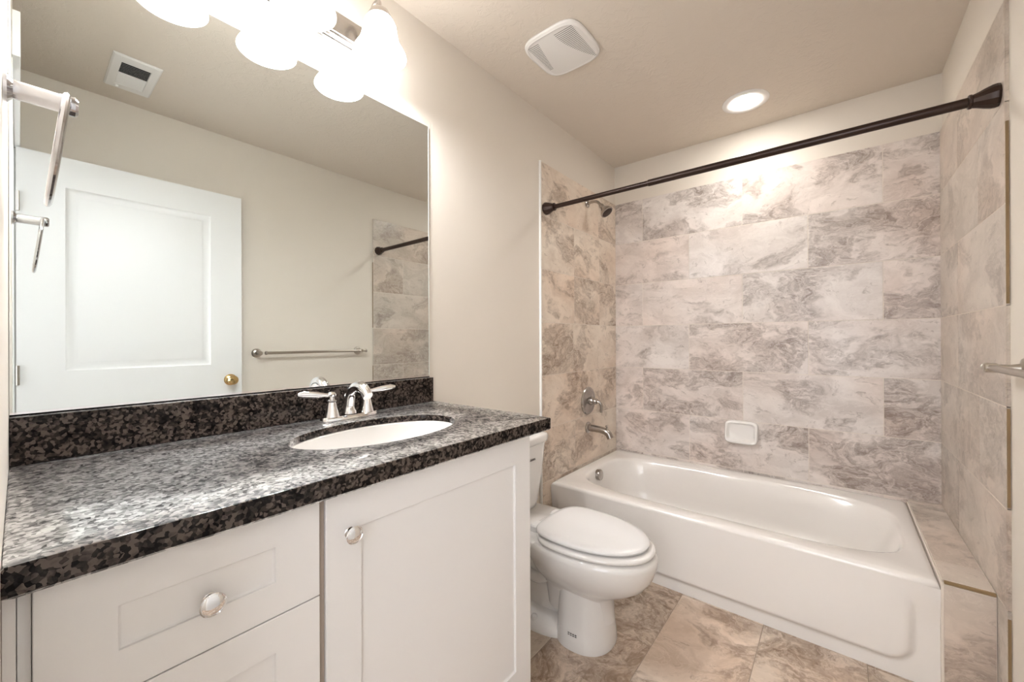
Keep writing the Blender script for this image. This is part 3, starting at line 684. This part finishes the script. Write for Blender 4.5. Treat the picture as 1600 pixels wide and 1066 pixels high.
obj('escutcheon', lathe(BM(), [(0, 0), (.092, 0), (.093, .004), (.088, .010), (.076, .013), (.072, .011), (.045, .016), (.032, .020), (0, .020)], (TF, PY, .792), (1, 0, 0), n=64), 'nickel', vv)
obj('hub', lathe(BM(), [(.027, .019), (.027, .040), (.024, .046), (.021, .047), (.021, .062), (.017, .068), (0, .069)], (TF, PY, .792), (1, 0, 0)), 'nickel', vv)
lp = [(TF+.058, PY, .792), (TF+.080, PY+.002, .790), (TF+.093, PY+.004, .776), (TF+.095, PY+.006, .752), (TF+.095, PY+.008, .722)]
obj('lever', tube(BM(), smooth_path(lp, 5), interp([.010, .009, .008, .0075, .009], 21), 14), 'nickel', vv)
ts = tag(empty('tub_spout', (TF, PY, .61)), 'nickel curved tub spout with diverter knob below the valve', 'tub spout')
obj('flange', lathe(BM(), [(0, 0), (.038, 0), (.038, .005), (.032, .013), (.024, .016), (0, .016)], (TF, PY, .612), (1, 0, 0)), 'nickel', ts)
spp = smooth_path([(TF+.012, PY, .612), (TF+.06, PY, .611), (TF+.11, PY, .606), (TF+.146, PY, .592), (TF+.163, PY, .562)], 7)
obj('spout', tube(BM(), spp, interp([.024, .0225, .022, .022, .021], len(spp)), 24), 'nickel', ts)
obj('diverter_knob', lathe(BM(), [(.004, 0), (.004, .018), (.008, .021), (.0085, .027), (.005, .031), (0, .032)], (TF+.137, PY, .612), n=18), 'nickel', ts)

# ------------------------------------------------------------------ soap dish on the back wall
so = tag(empty('soap_dish', (.845, -.0102, .62)), 'white ceramic soap dish stuck on back wall tile above tub', 'soap dish')
bm = BM()
def sr(hx, z0, z1, y, e=6): return [(.848+x, y, (z0+z1)/2+zz) for x, zz in [sup(2*pi*i/64, hx, (z1-z0)/2, e) for i in range(64)]]
# body tilts: deep lip at the foot, shallow at the head
def lean(l, t, b, z0=.555, z1=.690): return [(x, y - (b + (t-b)*(z-z0)/(z1-z0)), z) for x, y, z in l]
rings(bm, [sr(.090, .555, .690, -.0104), lean(sr(.090, .555, .690, -.0104), .022, .050), lean(sr(.086, .559, .686, -.0104), .027, .056), lean(sr(.079, .567, .679, -.0104), .027, .056), lean(sr(.074, .572, .675, -.0104), .022, .046), lean(sr(.066, .582, .668, -.0104), .014, .030)])
obj('dish', bm, 'porcelain', so, smooth=50)

# ------------------------------------------------------------------ shower curtain rod
RY, RZ = -0.951, 1.9585
rod = tag(empty('shower_curtain_rod', (.86, RY, RZ)), 'dark bronze tension curtain rod spanning the tub alcove', 'curtain rod')
obj('rod_tube', lathe(BM(), [(.0125, .03), (.0125, .62)], (TF, RY, RZ), (1, 0, 0), n=24), 'bronze', rod)
obj('rod_sleeve', lathe(BM(), [(.0125, .60), (.0155, .602), (.0155, TX-TF-.03)], (TF, RY, RZ), (1, 0, 0), n=24), 'bronze', rod)
for x, d in ((TF+.0005, 1), (TX-.0005, -1)):
    obj('end_cap', lathe(BM(), [(0, 0), (.034, 0), (.036, .006), (.035, .016), (.030, .030), (.023, .046), (.020, .056), (.022, .058), (.022, .064), (.019, .066), (0, .066)], (x, RY, RZ), (d, 0, 0), n=12), 'bronze', rod, smooth=20)

# ------------------------------------------------------------------ towel bar on the right wall
BX = RW - 0.066; BZ = 1.121
tw = tag(empty('towel_bar', (RW, -1.53, BZ)), 'brushed nickel towel bar on the right wall, also seen in mirror', 'towel bar')
obj('bar', lathe(BM(), [(.0095, 0), (.0095, .728)], (BX, -1.100, BZ), (0, -1, 0), n=20), 'bar_nickel', tw)
for y in (-1.140, -1.865):
    p = obj('post', lathe(BM(), [(0, .0), (.030, .0), (.030, .005), (.026, .010), (.013, .014), (.010, .030), (.010, .052), (.0135, .056), (.0135, .078), (.010, .081), (0, .081)], (RW-.0005, y, BZ), (-1, 0, 0)), 'bar_nickel', tw)
for y, d in ((-1.100, 1), (-1.826, -1)):
    obj('end_cap', lathe(BM(), [(.0095, -.004), (.013, -.002), (.013, .006), (.010, .009), (0, .0095)], (BX, y, BZ), (0, d, 0), n=20), 'bar_nickel', tw)

# ------------------------------------------------------------------ towel ring beside the mirror
GX, GZ = 0.455, 1.548
tr = tag(empty('towel_ring', (GX, YN, GZ)), 'chrome towel ring on short post beside the mirror edge', 'towel ring')
obj('post', lathe(BM(), [(0, 0.0005), (.019, .0005), (.019, .004), (.015, .007), (.0125, .009), (.0125, .050), (.0135, .052), (.0135, .066), (.011, .069), (0, .069)], (GX, YN, GZ), (0, 1, 0), n=32), 'ring_chrome', tr)
rp = []
for i in range(64):
    t = 2*pi*i/64; x, z = sup(t, .078, .070, 2.4); rp.append((GX+x, YN+.056 + (z-.07)*.11, GZ-.070+z))
bm = BM(); u = []
for i, p in enumerate(rp):
    a = Vector(rp[(i+1) % 64]) - Vector(rp[i-1]); a.normalize(); s = Vector((0, 1, -.11)).normalized(); q = a.cross(s)
    u.append([Vector(p) + s*.0045*cos(2*pi*k/12) + q*.0085*sin(2*pi*k/12) for k in range(12)])
u.append(u[0]); rings(bm, u, False, False); bmesh.ops.remove_doubles(bm, verts=bm.verts, dist=1e-6)
obj('ring', bm, 'ring_chrome', tr)
